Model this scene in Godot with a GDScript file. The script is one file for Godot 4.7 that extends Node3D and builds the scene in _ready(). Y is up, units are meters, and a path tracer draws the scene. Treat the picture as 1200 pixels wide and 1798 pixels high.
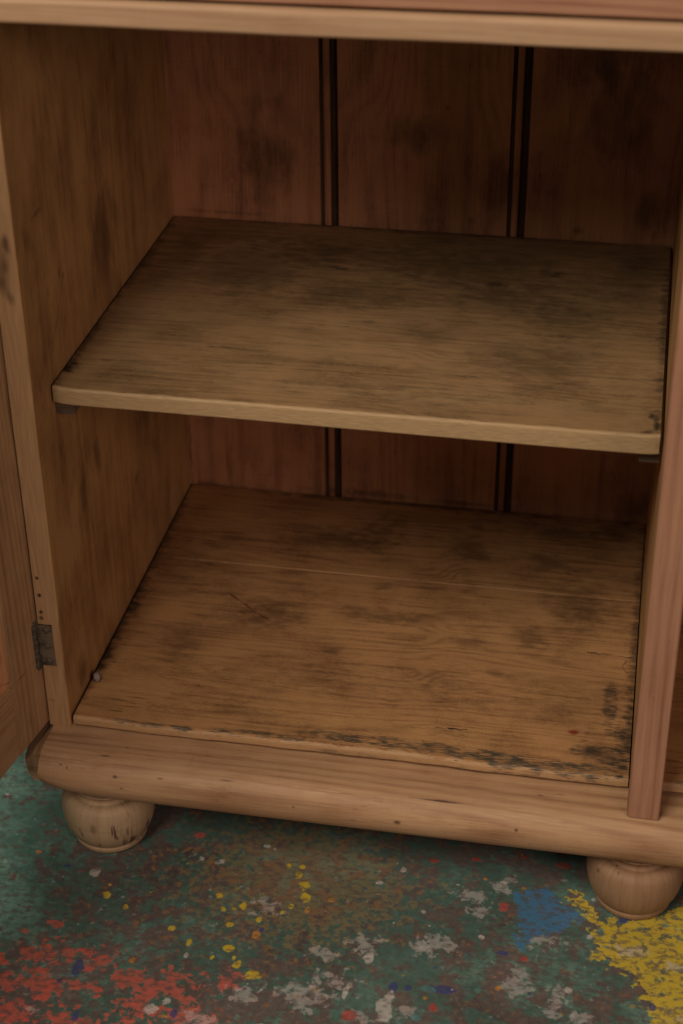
extends Node3D
# An old stripped pine cupboard, close up, standing on a paint-splashed workshop floor.
# x runs along the cupboard's front, y is up, z comes out of its front; metres.

const IN_W := 0.490        # clear width of the left compartment
const GROUND := -0.004
const BACK := -0.4148      # face of the back boards
const BOTTOM := 0.118      # top of the bottom boards
const SHELF := 0.4275      # top of the shelf
const LEDGE := 0.106       # top of the base moulding
const HEAD := 0.740        # underside of the top rail
const RIGHT := 1.006       # inner face of the far right side panel

var srgb_bytes := PackedByteArray()
var cabinet: Node3D


func _ready() -> void:
	# ---------------------------------------------------------------- camera, surroundings, light
	var cam := Camera3D.new()
	cam.name = "camera"
	var turn := Basis(Vector3(0.982913, -0.009244, -0.183840), Vector3(-0.088365, 0.852437, -0.515309), Vector3(0.161476, 0.522749, 0.837054))
	cam.transform = Transform3D(turn.orthonormalized(), Vector3(0.46245, 1.05297, 1.11611))
	var lens := CameraAttributesPhysical.new()
	lens.frustum_focal_length = 39.56
	lens.frustum_focus_distance = 1.47
	lens.exposure_aperture = 3.7
	lens.frustum_near = 0.05
	lens.frustum_far = 60.0
	cam.attributes = lens
	cam.fov = 33.746
	cam.near = 0.05
	cam.far = 60.0
	add_child(cam)

	var around := WorldEnvironment.new()
	around.name = "surroundings"
	var env := Environment.new()
	env.background_mode = Environment.BG_COLOR
	env.background_color = Color(0.62, 0.57, 0.54)
	env.background_energy_multiplier = 0.17
	env.tonemap_mode = Environment.TONE_MAPPER_LINEAR
	env.tonemap_exposure = 1.0
	env.sdfgi_enabled = true
	env.ssao_enabled = true
	env.ssil_enabled = true
	around.environment = env
	add_child(around)

	# broad soft light from the room in front, high up: a big window or roof light behind the photographer
	area_light("window_light", Vector3(-0.75, 2.8, 2.0), Vector3(0.25, 0.25, 0.0), Vector2(1.6, 1.4), Color(1.0, 0.94, 0.87), 8.2)
	area_light("far_window_light", Vector3(2.3, 1.7, 2.4), Vector3(0.4, 0.3, 0.0), Vector2(1.2, 1.4), Color(1.0, 0.86, 0.80), 2.5)

	for k in 1025:
		srgb_bytes.append(int(round(255.0 * pow_srgb(k / 1024.0))))

	# ---------------------------------------------------------------- ground
	build_floor()

	# ---------------------------------------------------------------- the cupboard
	cabinet = Node3D.new()
	cabinet.name = "cabinet"
	add_child(cabinet)
	cabinet.set_meta("label", "old stripped pine cupboard with its door open on a shelf, on turned bun feet")
	cabinet.set_meta("category", "cupboard")
	build_cabinet()
	build_door()
	build_crumb()


func area_light(called: String, at: Vector3, to: Vector3, size: Vector2, tint: Color, energy: float) -> void:
	var l := AreaLight3D.new()
	l.name = called
	l.area_size = size
	l.light_color = tint
	l.light_energy = energy
	l.shadow_enabled = true
	l.area_range = 20.0
	l.area_attenuation = 2.0
	add_child(l)
	l.look_at_from_position(at, to, Vector3.UP)


func pow_srgb(c: float) -> float:
	return 12.92 * c if c <= 0.0031308 else 1.055 * pow(c, 1.0 / 2.4) - 0.055


# ==================================================================== textures: the stuff of wood and paint
func noise(noise_seed: int, freq: float, octaves := 1, kind := FastNoiseLite.TYPE_SIMPLEX_SMOOTH) -> FastNoiseLite:
	var n := FastNoiseLite.new()
	n.seed = noise_seed
	n.noise_type = kind
	n.frequency = freq
	n.fractal_type = FastNoiseLite.FRACTAL_FBM if octaves > 1 else FastNoiseLite.FRACTAL_NONE
	n.fractal_octaves = octaves
	n.fractal_gain = 0.62 if octaves > 3 else 0.5
	return n


# a grey picture of noise, made small and stretched by kx and ky, as bytes
func field(w: int, h: int, noise_seed: int, freq: float, kx: int, ky: int, octaves := 1) -> PackedByteArray:
	var n := noise(noise_seed, freq, octaves)
	var im := n.get_seamless_image(maxi(8, w / kx), maxi(8, h / ky), false, false, 0.12, true)
	im.convert(Image.FORMAT_L8)
	if kx > 1 or ky > 1:
		im.resize(w, h, Image.INTERPOLATE_CUBIC)
	return im.get_data()


# a sheet of wood under work: linear colour and height per pixel, u along the grain
func sheet(w: int, h: int, long: float, wide: float, noise_seed: int, light: Color, dark: Color, opt := {}) -> Dictionary:
	var ppm := w / long                                  # pixels per metre
	var low := field(w, h, noise_seed, 0.02, 40, 3, 2)
	var fine := field(w, h, noise_seed + 1, 0.42, 30, 1, 2)
	var streak := field(w, h, noise_seed + 2, 0.10, 40, 2, 3)
	var mottle := field(w, h, noise_seed + 3, opt.get("mottle_size", 0.030), 4, 3, 6)
	var speck := field(w, h, noise_seed + 4, 0.45, 8, 1)
	var cross := field(w, h, noise_seed + 5, 0.30, 1, 16)
	var k_ring: float = opt.get("ring", 0.35)
	var k_mottle: float = opt.get("mottle", 0.55)
	var k_cross: float = opt.get("cross", 0.06)
	var k_speck: float = opt.get("speck", 0.35)
	var ring_gap: float = opt.get("gap", 0.011)
	var speck_at: float = opt.get("speck_at", 0.70)
	var vary: float = opt.get("vary", 5.0)
	var col := PackedFloat32Array()
	col.resize(w * h * 3)
	var hgt := PackedFloat32Array()
	hgt.resize(w * h)
	var lr := light.r
	var lg := light.g
	var lb := light.b
	var dr := dark.r - lr
	var dg := dark.g - lg
	var db := dark.b - lb
	var i := 0
	var q := 0
	for y in h:
		var v := y / ppm / ring_gap
		for x in w:
			var ring := 0.5 + 0.5 * sin(TAU * (low[i] * vary / 255.0 + v))
			ring = ring * ring
			var f := fine[i] / 255.0
			var m := mottle[i] / 255.0
			var s := streak[i] / 255.0
			var t := k_ring * ring * (0.35 + s) + (f - 0.5) * 0.60 + (s - 0.5) * 0.34 + (m - 0.5) * k_mottle + (cross[i] / 255.0 - 0.5) * k_cross + 0.18
			var p := speck[i] / 255.0 - speck_at - 0.04 + (m - 0.5) * 0.45
			if p > 0.0:
				t += minf(1.0, p * 7.0) * k_speck
			t = clampf(t, 0.0, 1.15)
			col[q] = lr + dr * t
			col[q + 1] = lg + dg * t
			col[q + 2] = lb + db * t
			hgt[i] = 0.62 - 0.35 * ring * k_ring - 0.30 * (f - 0.5) - maxf(0.0, minf(0.3, p))
			i += 1
			q += 3
	return {"w": w, "h": h, "ppm": ppm, "col": col, "hgt": hgt, "mot": field(w, h, noise_seed + 6, 0.05, 4, 2, 6), "hat": field(w, h, noise_seed + 7, 0.40, 16, 1, 2), "keep": 0.0}


# a stain: an ellipse with an edge eaten by noise; how 0 soft, 1 broken into flakes, 2 streaky along the grain
func stain(s: Dictionary, u: float, v: float, ru: float, rv: float, tint: Color, strength: float, how := 0, sunk := 0.0) -> void:
	var w: int = s.w
	var h: int = s.h
	var ppm: float = s.ppm
	var col: PackedFloat32Array = s.col
	var hgt: PackedFloat32Array = s.hgt
	var mot: PackedByteArray = s.mot
	var hat: PackedByteArray = s.hat
	var cx := u * ppm
	var cy := v * ppm
	var rx := maxf(1.2, ru * ppm)
	var ry := maxf(1.2, rv * ppm)
	for y in range(maxi(0, int(cy - ry * 1.5)), mini(h, int(cy + ry * 1.5) + 1)):
		for x in range(maxi(0, int(cx - rx * 1.5)), mini(w, int(cx + rx * 1.5) + 1)):
			var dx := (x - cx) / rx
			var dy := (y - cy) / ry
			var i := y * w + x
			var n := mot[i] / 255.0
			var a := 0.0
			if how == 0:
				a = clampf((1.0 - sqrt(dx * dx + dy * dy) + (n - 0.5) * 1.3) * 1.2, 0.0, 1.0) * (0.6 + 0.5 * hat[i] / 255.0)
			elif how == 1:
				a = clampf((1.0 - sqrt(dx * dx + dy * dy)) * 1.4, 0.0, 1.0)
				a = clampf((a * 0.55 + 0.40 * n + 0.35 * hat[i] / 255.0 - 0.68) * 7.0, 0.0, 1.0)
			elif how == 3:
				a = clampf((1.0 - sqrt(dx * dx + dy * dy)) * 1.6, 0.0, 1.0)
				a = clampf((minf(a, 0.8) * 0.40 + 0.42 * n + 0.55 * hat[i] / 255.0 - 0.71) * 5.0, 0.0, 1.0)
			else:
				a = clampf((1.0 - sqrt(dx * dx + dy * dy)) * 1.5, 0.0, 1.0)
				a *= clampf((hat[i] / 255.0 - 0.40 + (n - 0.5) * 0.4) * 2.2, 0.0, 1.0)
			a = minf(1.0, a * strength)
			if a <= 0.0:
				continue
			var q := i * 3
			col[q] += (tint.r - col[q]) * a
			col[q + 1] += (tint.g - col[q + 1]) * a
			col[q + 2] += (tint.b - col[q + 2]) * a
			hgt[i] -= sunk * a
	s.col = col
	s.hgt = hgt


func scratch(s: Dictionary, pts: Array, wide: float, tint: Color, strength := 0.9, sunk := 0.3) -> void:
	for k in pts.size() - 1:
		var a: Vector2 = pts[k]
		var b: Vector2 = pts[k + 1]
		var n := maxi(2, int(a.distance_to(b) * s.ppm / 1.5))
		for j in n:
			var p := a.lerp(b, j / float(n))
			var wob := 0.0006 * sin(j * 0.37 + k) + 0.0004 * sin(j * 0.11)
			stain(s, p.x, p.y + wob, wide, wide, tint, strength * 0.8, 0, sunk)


# a band of v (across the grain) taking another colour, with an uneven border
func band(s: Dictionary, v0: float, v1: float, tint: Color, strength: float, ragged := 0.002) -> void:
	var w: int = s.w
	var h: int = s.h
	var col: PackedFloat32Array = s.col
	var mot: PackedByteArray = s.mot
	var hat: PackedByteArray = s.hat
	for y in range(maxi(0, int((v0 - ragged) * s.ppm)), mini(h, int((v1 + ragged) * s.ppm))):
		var v: float = y / float(s.ppm)
		for x in w:
			var i := y * w + x
			var e := (mot[i] / 255.0 - 0.5) * 2.0 * ragged
			var a := clampf(minf(v - v0 + e, v1 - v + e) / 0.0006, 0.0, 1.0) * strength * (0.75 + 0.5 * (hat[i] / 255.0 - 0.3))
			if a <= 0.0:
				continue
			var q := i * 3
			var f := 0.82 + 0.36 * hat[i] / 255.0
			col[q] += (tint.r * f - col[q]) * a
			col[q + 1] += (tint.g * f - col[q + 1]) * a
			col[q + 2] += (tint.b * f - col[q + 2]) * a
	s.col = col


# a thin turned line across the grain
func band_ring(s: Dictionary, u: float) -> void:
	var x := int(u * s.ppm)
	if x < 1 or x >= s.w - 1:
		return
	var col: PackedFloat32Array = s.col
	var hgt: PackedFloat32Array = s.hgt
	for y in s.h:
		var i: int = y * s.w + x
		for c in 3:
			col[i * 3 + c] *= 0.90
		hgt[i] -= 0.12
	s.col = col
	s.hgt = hgt


func finish(s: Dictionary, rough := 0.62, relief := 0.05, spec := 0.4) -> StandardMaterial3D:
	var n: int = s.w * s.h
	var col: PackedFloat32Array = s.col
	var hgt: PackedFloat32Array = s.hgt
	var out := PackedByteArray()
	out.resize(n * 3)
	for i in n * 3:
		out[i] = srgb_bytes[int(clampf(col[i], 0.0, 1.0) * 1024.0)]
	var hb := PackedByteArray()
	hb.resize(n)
	for i in n:
		hb[i] = int(clampf(hgt[i], 0.0, 1.0) * 255.0)
	var m := StandardMaterial3D.new()
	m.albedo_texture = ImageTexture.create_from_image(Image.create_from_data(s.w, s.h, false, Image.FORMAT_RGB8, out))
	m.heightmap_enabled = true
	m.heightmap_texture = ImageTexture.create_from_image(Image.create_from_data(s.w, s.h, false, Image.FORMAT_L8, hb))
	m.heightmap_scale = relief
	m.roughness = rough
	m.metallic_specular = spec
	m.uv1_scale = Vector3(s.ppm / s.w, s.ppm / s.h, 1.0)     # uv in metres
	return m


# ==================================================================== shapes
func commit(called: String, st: SurfaceTool, m: Material, parent: Node) -> MeshInstance3D:
	var o := MeshInstance3D.new()
	o.name = called
	o.mesh = st.commit()
	o.material_override = m
	parent.add_child(o, true)
	return o


# A closed profile (x of a Vector2 = local z, y = local y) swept along local x from 0 to length, then put in place by xf.
# wob(t, k, p) returns the profile point k at t metres along; uv is in metres: u along, v round the profile from its first point.
func sweep(st: SurfaceTool, profile: PackedVector2Array, length: float, xf: Transform3D, steps := 1, wob = null, uv0 := Vector2.ZERO, crease := 50.0) -> void:
	var n := profile.size()
	var area := 0.0
	for k in n:
		var a := profile[k]
		var b := profile[(k + 1) % n]
		area += a.x * b.y - b.x * a.y
	var run := PackedFloat32Array([0.0])
	for k in n:
		run.append(run[k] + profile[k].distance_to(profile[(k + 1) % n]))
	var pts: Array[PackedVector3Array] = []
	for i in steps + 1:
		var t := length * i / steps
		var row := PackedVector3Array()
		for k in n:
			var p := profile[k]
			if wob != null:
				p = wob.call(t, k, p)
			row.append(Vector3(t, p.y, p.x))
		pts.append(row)
	var flip := (area > 0.0) != (xf.basis.determinant() < 0.0)
	var outward := 1.0 if area > 0.0 else -1.0
	var fn: Array[PackedVector3Array] = []
	for i in steps:
		var row := PackedVector3Array()
		for k in n:
			var k2 := (k + 1) % n
			var c := (pts[i + 1][k2] - pts[i][k]).cross(pts[i + 1][k] - pts[i][k2])
			row.append(c * outward)
		fn.append(row)
	var lim := cos(deg_to_rad(crease))
	for i in steps:
		for k in n:
			var k2 := (k + 1) % n
			var own := fn[i][k].normalized()
			var quad := [[i, k, k, run[k]], [i, k2, k, run[k + 1]], [i + 1, k2, k, run[k + 1]], [i + 1, k, k, run[k]]]
			var vs := []
			for c in quad:
				var side: int = (k - 1 + n) % n if c[1] == k and c[3] == run[k] else k2
				var sum := Vector3.ZERO
				for ii in [c[0] - 1, c[0]]:
					if ii < 0 or ii >= steps:
						continue
					sum += fn[ii][k]
					if fn[ii][side].normalized().dot(own) > lim:
						sum += fn[ii][side]
				vs.append([pts[c[0]][c[1]], sum.normalized(), Vector2(pts[c[0]][c[1]].x + uv0.x, c[3] + uv0.y)])
			for j in ([0, 2, 1, 0, 3, 2] if flip else [0, 1, 2, 0, 2, 3]):
				st.set_normal((xf.basis * vs[j][1]).normalized())
				st.set_uv(vs[j][2])
				st.add_vertex(xf * vs[j][0])
	for e in 2:
		var row: PackedVector3Array = pts[0] if e == 0 else pts[steps]
		var flat := PackedVector2Array()
		for p in row:
			flat.append(Vector2(p.z, p.y))
		var tri := Geometry2D.triangulate_polygon(flat)
		var nm := Vector3(-1, 0, 0) if e == 0 else Vector3(1, 0, 0)
		for j in range(0, tri.size(), 3):
			var a := row[tri[j]]
			var b := row[tri[j + 1]]
			var c := row[tri[j + 2]]
			var order := [a, b, c]
			if (c - a).cross(b - a).dot(nm) * xf.basis.determinant() < 0.0:
				order = [a, c, b]
			for p in order:
				st.set_normal((xf.basis * nm).normalized())
				st.set_uv(Vector2(p.z * 0.25 + uv0.x, p.y + uv0.y + 0.01))
				st.add_vertex(xf * p)


func tool() -> SurfaceTool:
	var st := SurfaceTool.new()
	st.begin(Mesh.PRIMITIVE_TRIANGLES)
	return st


# a rectangle z0..z1, y0..y1 with rounded corners; starts at the back of the top, runs to the front, down and under
func slab(z0: float, z1: float, y0: float, y1: float, r_top: float, r_low := -1.0) -> PackedVector2Array:
	var lo := r_top if r_low < 0.0 else r_low
	var p := PackedVector2Array()
	p.append(Vector2(z0, y1))
	for k in 4:
		var a := PI / 2 * k / 3.0
		p.append(Vector2(z1 - r_top + r_top * sin(a), y1 - r_top + r_top * cos(a)))
	for k in 4:
		var a := PI / 2 * k / 3.0
		p.append(Vector2(z1 - lo + lo * cos(a), y0 + lo - lo * sin(a)))
	p.append(Vector2(z0, y0))
	return p


# a slab whose four long edges are all eased
func eased(z0: float, z1: float, y0: float, y1: float, r: float) -> PackedVector2Array:
	var p := PackedVector2Array()
	for c in [[z1 - r, y1 - r, 0], [z1 - r, y0 + r, 1], [z0 + r, y0 + r, 2], [z0 + r, y1 - r, 3]]:
		for k in 3:
			var a: float = PI / 2 * (c[2] + k / 2.0)
			p.append(Vector2(c[0] + r * sin(a), c[1] + r * cos(a)))
	return p


func lathe(st: SurfaceTool, prof: PackedVector2Array, at: Vector3, sides := 48) -> void:
	var run := PackedFloat32Array([0.0])
	for k in prof.size() - 1:
		run.append(run[k] + prof[k].distance_to(prof[k + 1]))
	st.set_smooth_group(0)
	for k in prof.size() - 1:
		for j in sides:
			var c := []
			for e in [[k, j], [k, j + 1], [k + 1, j + 1], [k + 1, j]]:
				var a: float = TAU * e[1] / sides
				var r: float = prof[e[0]].x * (1.0 + 0.008 * sin(2.0 * a + at.x * 30.0))
				var seg := (prof[mini(e[0] + 1, prof.size() - 1)] - prof[maxi(e[0] - 1, 0)]).normalized()
				var nn := Vector2(seg.y, -seg.x)
				c.append([at + Vector3(cos(a) * r, prof[e[0]].y, sin(a) * r), Vector3(cos(a) * nn.x, nn.y, sin(a) * nn.x).normalized(), Vector2(run[e[0]] + at.x * 2.3, e[1] / float(sides) * 0.25)])
			for q in [0, 1, 2, 0, 2, 3]:
				st.set_normal(c[q][1])
				st.set_uv(c[q][2])
				st.add_vertex(c[q][0])


func grey(a: float, b: float, c: float) -> Color:
	return Color(a, b, c)


func upright_mirror(x: float, y: float) -> Transform3D:
	# local x goes up, local y to the right
	return Transform3D(Basis(Vector3(0, 1, 0), Vector3(1, 0, 0), Vector3(0, 0, 1)), Vector3(x, y, 0))


func upright(x: float, y: float, z: float) -> Transform3D:
	# local x goes up; local z stays z; local y goes to -x
	return Transform3D(Basis(Vector3(0, 1, 0), Vector3(-1, 0, 0), Vector3(0, 0, 1)), Vector3(x, y, z))


# ==================================================================== the floor
func build_floor() -> void:
	var w := 2048
	var h := 1280
	var ppm := 1600.0
	var ox := -0.40
	var oz := -0.45
	var big := field(w, h, 11, 0.012, 3, 3, 3)
	var mid := field(w, h, 12, 0.021, 1, 1, 6)
	var tiny := field(w, h, 13, 0.075, 1, 1, 5)
	var mid2 := field(w, h, 14, 0.028, 1, 1, 6)
	var mid3 := field(w, h, 15, 0.045, 1, 1, 5)
	var tone := field(w, h, 16, 0.02, 4, 4, 3)
	var r := PackedFloat32Array()
	var g := PackedFloat32Array()
	var b := PackedFloat32Array()
	var t := PackedFloat32Array()
	for a in [r, g, b, t]:
		a.resize(w * h)
	var i := 0
	for y in h:
		var z := oz + y / ppm
		for x in w:
			var px := ox + x / ppm
			var n1 := mid[i] / 255.0
			var n2 := tiny[i] / 255.0
			var n3 := mid2[i] / 255.0
			var n4 := mid3[i] / 255.0
			var tn := tone[i] / 255.0
			# worn brown ground coat
			var f := 0.50 + 0.50 * tn + 0.5 * (n2 - 0.5)
			var cr := 0.146 * f
			var cg := 0.124 * f
			var cb := 0.112 * f
			var ht := 0.40 + 0.14 * (n2 - 0.5)
			# rust and ochre flecks
			if n4 > 0.55 and n2 > 0.40:
				var k := minf(1.0, (n4 - 0.55) * 6.0) * minf(1.0, (n2 - 0.40) * 5.0) * 0.65
				cr += (0.26 - cr) * k
				cg += (0.115 - cg) * k
				cb += (0.040 - cb) * k
			# an ochre spill, trodden thin
			var oc := (1.0 - Vector2((px - 0.215) / 0.10, (z - 0.045) / 0.075).length()) * 0.5 + (n4 - 0.5) * 0.9 + (n2 - 0.5) * 0.7
			var ochre := clampf(oc * 3.0, 0.0, 0.36)
			# dull maroon coat under the green
			if n3 < 0.40:
				var k := minf(1.0, (0.40 - n3) * 6.0) * 0.38
				cr += (0.13 - cr) * k
				cg += (0.060 - cg) * k
				cb += (0.058 - cb) * k
			# green coat, worn through: whole at the left, patchy elsewhere
			var dl := maxf(0.0, 1.0 - Vector2(px + 0.12, (z - 0.085) * 0.8).length() / 0.145)
			var bias := 0.115 + 0.42 * dl + (big[i] / 255.0 - 0.5) * 0.30
			var gm := n1 + bias - 0.50 + (n2 - 0.5) * 0.26
			if gm > 0.0:
				var k := minf(1.0, gm * 9.0) * (0.74 + 0.26 * minf(1.0, dl * 2.0 + tn * 0.6))
				var pale := clampf(dl * 1.2 + (tn - 0.45) * 1.5 + (n3 - 0.5), 0.0, 1.0)
				var e := 0.75 + 0.5 * n2
				cr += ((0.052 + 0.080 * pale) * e - cr) * k
				cg += ((0.122 + 0.128 * pale) * e - cg) * k
				cb += ((0.098 + 0.104 * pale) * e - cb) * k
				ht += 0.12 * k
			if ochre > 0.0:
				cr += (0.30 - cr) * ochre
				cg += (0.165 - cg) * ochre
				cb += (0.045 - cb) * ochre
			# little pale flecks
			if n4 < 0.27 and n2 > 0.55:
				var k := minf(1.0, (0.27 - n4) * 12.0) * minf(1.0, (n2 - 0.55) * 8.0) * 0.6
				cr += (0.34 - cr) * k
				cg += (0.32 - cg) * k
				cb += (0.30 - cb) * k
				ht += 0.08 * k
			r[i] = cr
			g[i] = cg
			b[i] = cb
			t[i] = ht
			i += 1
	var paint := func(cx: float, cz: float, rx: float, rz: float, c: Color, ragged: float, cover: float, thick: float) -> void:
		var px := (cx - ox) * ppm
		var py := (cz - oz) * ppm
		var ax := maxf(1.5, rx * ppm)
		var ay := maxf(1.5, rz * ppm)
		for y in range(int(py - ay * 1.6), int(py + ay * 1.6) + 1):
			for x in range(int(px - ax * 1.6), int(px + ax * 1.6) + 1):
				if x < 0 or y < 0 or x >= w or y >= h:
					continue
				var q := y * w + x
				var dx := (x - px) / ax
				var dy := (y - py) / ay
				var d := 1.0 - sqrt(dx * dx + dy * dy) + (mid[q] / 255.0 - 0.5) * ragged + (mid3[q] / 255.0 - 0.5) * ragged * 1.1 + (tiny[q] / 255.0 - 0.5) * ragged * 0.5
				if d <= 0.0:
					continue
				var k := minf(1.0, d * (2.6 if ragged == 2.0 else 5.0)) * cover
				var e := 0.86 + 0.28 * tiny[q] / 255.0
				r[q] += (c.r * e - r[q]) * k
				g[q] += (c.g * e - g[q]) * k
				b[q] += (c.b * e - b[q]) * k
				t[q] += thick * k
	var pool := func(pts: Array, c: Color, warp: float, cover: float) -> void:
		var poly := PackedVector2Array()
		var box := Rect2(pts[0] * 0.001, Vector2.ZERO)
		for p in pts:
			poly.append(p * 0.001)
			box = box.expand(p * 0.001)
		box = box.grow(warp)
		for y in range(maxi(0, int((box.position.y - oz) * ppm)), mini(h, int((box.end.y - oz) * ppm))):
			for x in range(maxi(0, int((box.position.x - ox) * ppm)), mini(w, int((box.end.x - ox) * ppm))):
				var q := y * w + x
				var p := Vector2(ox + x / ppm + (mid[q] / 255.0 - 0.5) * warp * 2.0 + (tiny[q] / 255.0 - 0.5) * warp * 0.7, oz + y / ppm + (mid2[q] / 255.0 - 0.5) * warp * 2.0)
				if not Geometry2D.is_point_in_polygon(p, poly):
					continue
				var wear := clampf((0.42 - mid3[q] / 255.0 + (0.45 - tiny[q] / 255.0) * 0.35) * 7.0, 0.0, 1.0)
				var k := cover * (1.0 - 0.8 * wear)
				var e := 0.84 + 0.32 * tone[q] / 255.0
				r[q] += (c.r * e - r[q]) * k
				g[q] += (c.g * e - g[q]) * k
				b[q] += (c.b * e - b[q]) * k
				t[q] += 0.12 * k
	# red paint walked about at the left, the big yellow and blue spills, then splashes and drips (millimetres: x, z, half sizes)
	for s in [[20,169,26,19],[20,204,40,18],[67,167,14,16],[126,185,44,18],[110,212,14,15],[19,229,28,18],[153,214,32,12],[113,4,7,5],[180,169,9,15],[55,198,21,12],[16,133,7,5],[-50,190,40,30],[-30,240,50,30],[90,245,60,20]]:
		paint.call(s[0] * 0.001, s[1] * 0.001, s[2] * 0.00092, s[3] * 0.0008, Color(0.44, 0.098, 0.070), 2.5, 0.82, 0.08)
	pool.call([Vector2(447,22),Vector2(461,16),Vector2(465,33),Vector2(475,45),Vector2(500,46),Vector2(523,35),Vector2(547,18),Vector2(578,20),Vector2(590,84),Vector2(578,144),Vector2(560,165),Vector2(533,161),Vector2(517,134),Vector2(505,108),Vector2(490,95),Vector2(476,91),Vector2(474,68),Vector2(460,37)], Color(0.50, 0.37, 0.035), 0.013, 0.92)
	pool.call([Vector2(402,30),Vector2(410,22),Vector2(430,20),Vector2(440,30),Vector2(458,41),Vector2(461,51),Vector2(447,60),Vector2(434,71),Vector2(427,80),Vector2(417,94),Vector2(409,93),Vector2(409,80),Vector2(414,69),Vector2(409,56),Vector2(404,47)], Color(0.050, 0.155, 0.285), 0.010, 0.90)
	for s in [[33,67,6,5],[122,33,4,4],[196,185,15,8],[165,215,13,7],[194,83,12,11],[242,177,23,13],[268,157,16,11],[31,228,8,6],[124,210,5,6],[135,200,4,5],[251,128,11,6],[138,35,4,3],[138,149,2,3],[175,8,4,2],[-81,-18,4,2],[51,110,2,2],[347,101,19,12],[329,103,8,11],[362,37,11,9],[397,13,8,6],[390,23,9,8],[371,56,12,7],[412,129,13,17],[447,146,10,16],[470,159,10,6],[284,112,13,11],[289,126,5,6],[277,164,3,8],[284,36,4,3],[302,17,3,4],[506,78,14,7],[380,85,3,3],[457,132,4,4],[438,81,12,8],[543,92,8,5],[544,147,8,4],[312,176,7,18],[327,177,10,9],[293,189,14,7],[470,69,3,3],[327,64,2,3]]:
		var large: bool = s[2] > 7
		paint.call(s[0] * 0.001, s[1] * 0.001, s[2] * (0.001 if large else 0.001), s[3] * (0.001 if large else 0.001), Color(0.42, 0.385, 0.36) if large else Color(0.47, 0.44, 0.40), 2.0 if large else 0.9, 0.52 if large else 0.75, 0.12)
	for s in [[51,92,4,5],[71,104,3,4],[118,122,4,4],[136,135,3,4],[213,28,3,4],[212,39,4,5],[219,51,5,7],[223,65,4,6],[213,78,3,4],[200,29,3,4],[189,99,3,4],[172,85,4,6],[166,108,3,3],[172,135,5,4],[182,152,4,5],[198,160,7,6],[160,147,2,3],[148,76,3,3],[156,92,3,3],[50,80,2,2],[178,145,2,3],[165,89,2,2],[207,86,2,2]]:
		paint.call(s[0] * 0.001, s[1] * 0.001, s[2] * 0.001, s[3] * 0.001, Color(0.50, 0.36, 0.03), 0.7, 0.92, 0.22)
	for s in [[190,116,5,5],[95,162,3,4],[228,80,3,4],[246,65,3,3],[-26,51,3,2],[399,140,3,4],[375,15,2,2],[342,160,2,2]]:
		paint.call(s[0] * 0.001, s[1] * 0.001, s[2] * 0.001, s[3] * 0.001, Color(0.44, 0.20, 0.035), 0.6, 0.85, 0.2)
	for s in [[52,179,5,11],[67,228,3,6],[42,195,2,3],[145,212,3,6],[5,64,3,2],[194,110,2,3],[524,137,4,5],[497,44,4,3],[354,149,12,5],[327,152,3,3],[399,101,6,4],[315,154,4,6]]:
		paint.call(s[0] * 0.001, s[1] * 0.001, s[2] * 0.001, s[3] * 0.001, Color(0.045, 0.055, 0.17), 0.9, 0.85, 0.15)
	for s in [[395,47,5,6],[350,170,4,5],[417,103,4,4],[284,190,7,6],[364,-8,5,3],[406,-18,4,3],[442,-13,8,4],[327,0,5,3]]:
		paint.call(s[0] * 0.001, s[1] * 0.001, s[2] * 0.001, s[3] * 0.001, Color(0.36, 0.062, 0.045), 0.8, 0.85, 0.15)
	for s in [[338,182,5,4],[343,150,8,4],[533,45,5,3],[478,61,4,5]]:
		paint.call(s[0] * 0.001, s[1] * 0.001, s[2] * 0.001, s[3] * 0.001, Color(0.07, 0.20, 0.20), 0.9, 0.8, 0.15)
	# stray dots over the rest
	var rng := RandomNumberGenerator.new()
	rng.seed = 77
	var inks := [Color(0.45, 0.43, 0.40), Color(0.30, 0.17, 0.04), Color(0.40, 0.28, 0.04), Color(0.05, 0.06, 0.14), Color(0.25, 0.06, 0.05), Color(0.09, 0.20, 0.16), Color(0.30, 0.28, 0.26)]
	for k in 900:
		var rr := 0.0008 + 0.0022 * pow(rng.randf(), 3.0)
		paint.call(ox + rng.randf() * w / ppm, oz + rng.randf() * h / ppm, rr * rng.randf_range(0.7, 1.6), rr, inks[rng.randi() % inks.size()], 1.0, rng.randf_range(0.4, 0.85), 0.12)
	for k in 40:     # spills beyond what the photograph shows
		var cx := ox + rng.randf() * w / ppm
		var cz := oz + rng.randf() * h / ppm
		if cx > -0.18 and cx < 0.62 and cz > -0.2 and cz < 0.27:
			continue
		paint.call(cx, cz, rng.randf_range(0.01, 0.05), rng.randf_range(0.01, 0.03), [Color(0.36, 0.07, 0.05), Color(0.47, 0.34, 0.03), Color(0.42, 0.39, 0.36), Color(0.035, 0.125, 0.25)][k % 4], 2.2, 0.85, 0.1)
	var out := PackedByteArray()
	out.resize(w * h * 3)
	var hb := PackedByteArray()
	hb.resize(w * h)
	var scuff := field(w, h, 17, 0.09, 2, 1, 5)
	for k in w * h:
		# trodden-in dirt over everything
		var dirt := clampf((scuff[k] / 255.0 - 0.47) * 3.0, 0.0, 0.70)
		r[k] += (0.092 - r[k]) * dirt
		g[k] += (0.080 - g[k]) * dirt
		b[k] += (0.070 - b[k]) * dirt
		out[k * 3] = srgb_bytes[int(clampf(r[k], 0.0, 1.0) * 1024.0)]
		out[k * 3 + 1] = srgb_bytes[int(clampf(g[k], 0.0, 1.0) * 1024.0)]
		out[k * 3 + 2] = srgb_bytes[int(clampf(b[k], 0.0, 1.0) * 1024.0)]
		hb[k] = int(clampf(t[k], 0.0, 1.0) * 255.0)
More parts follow.
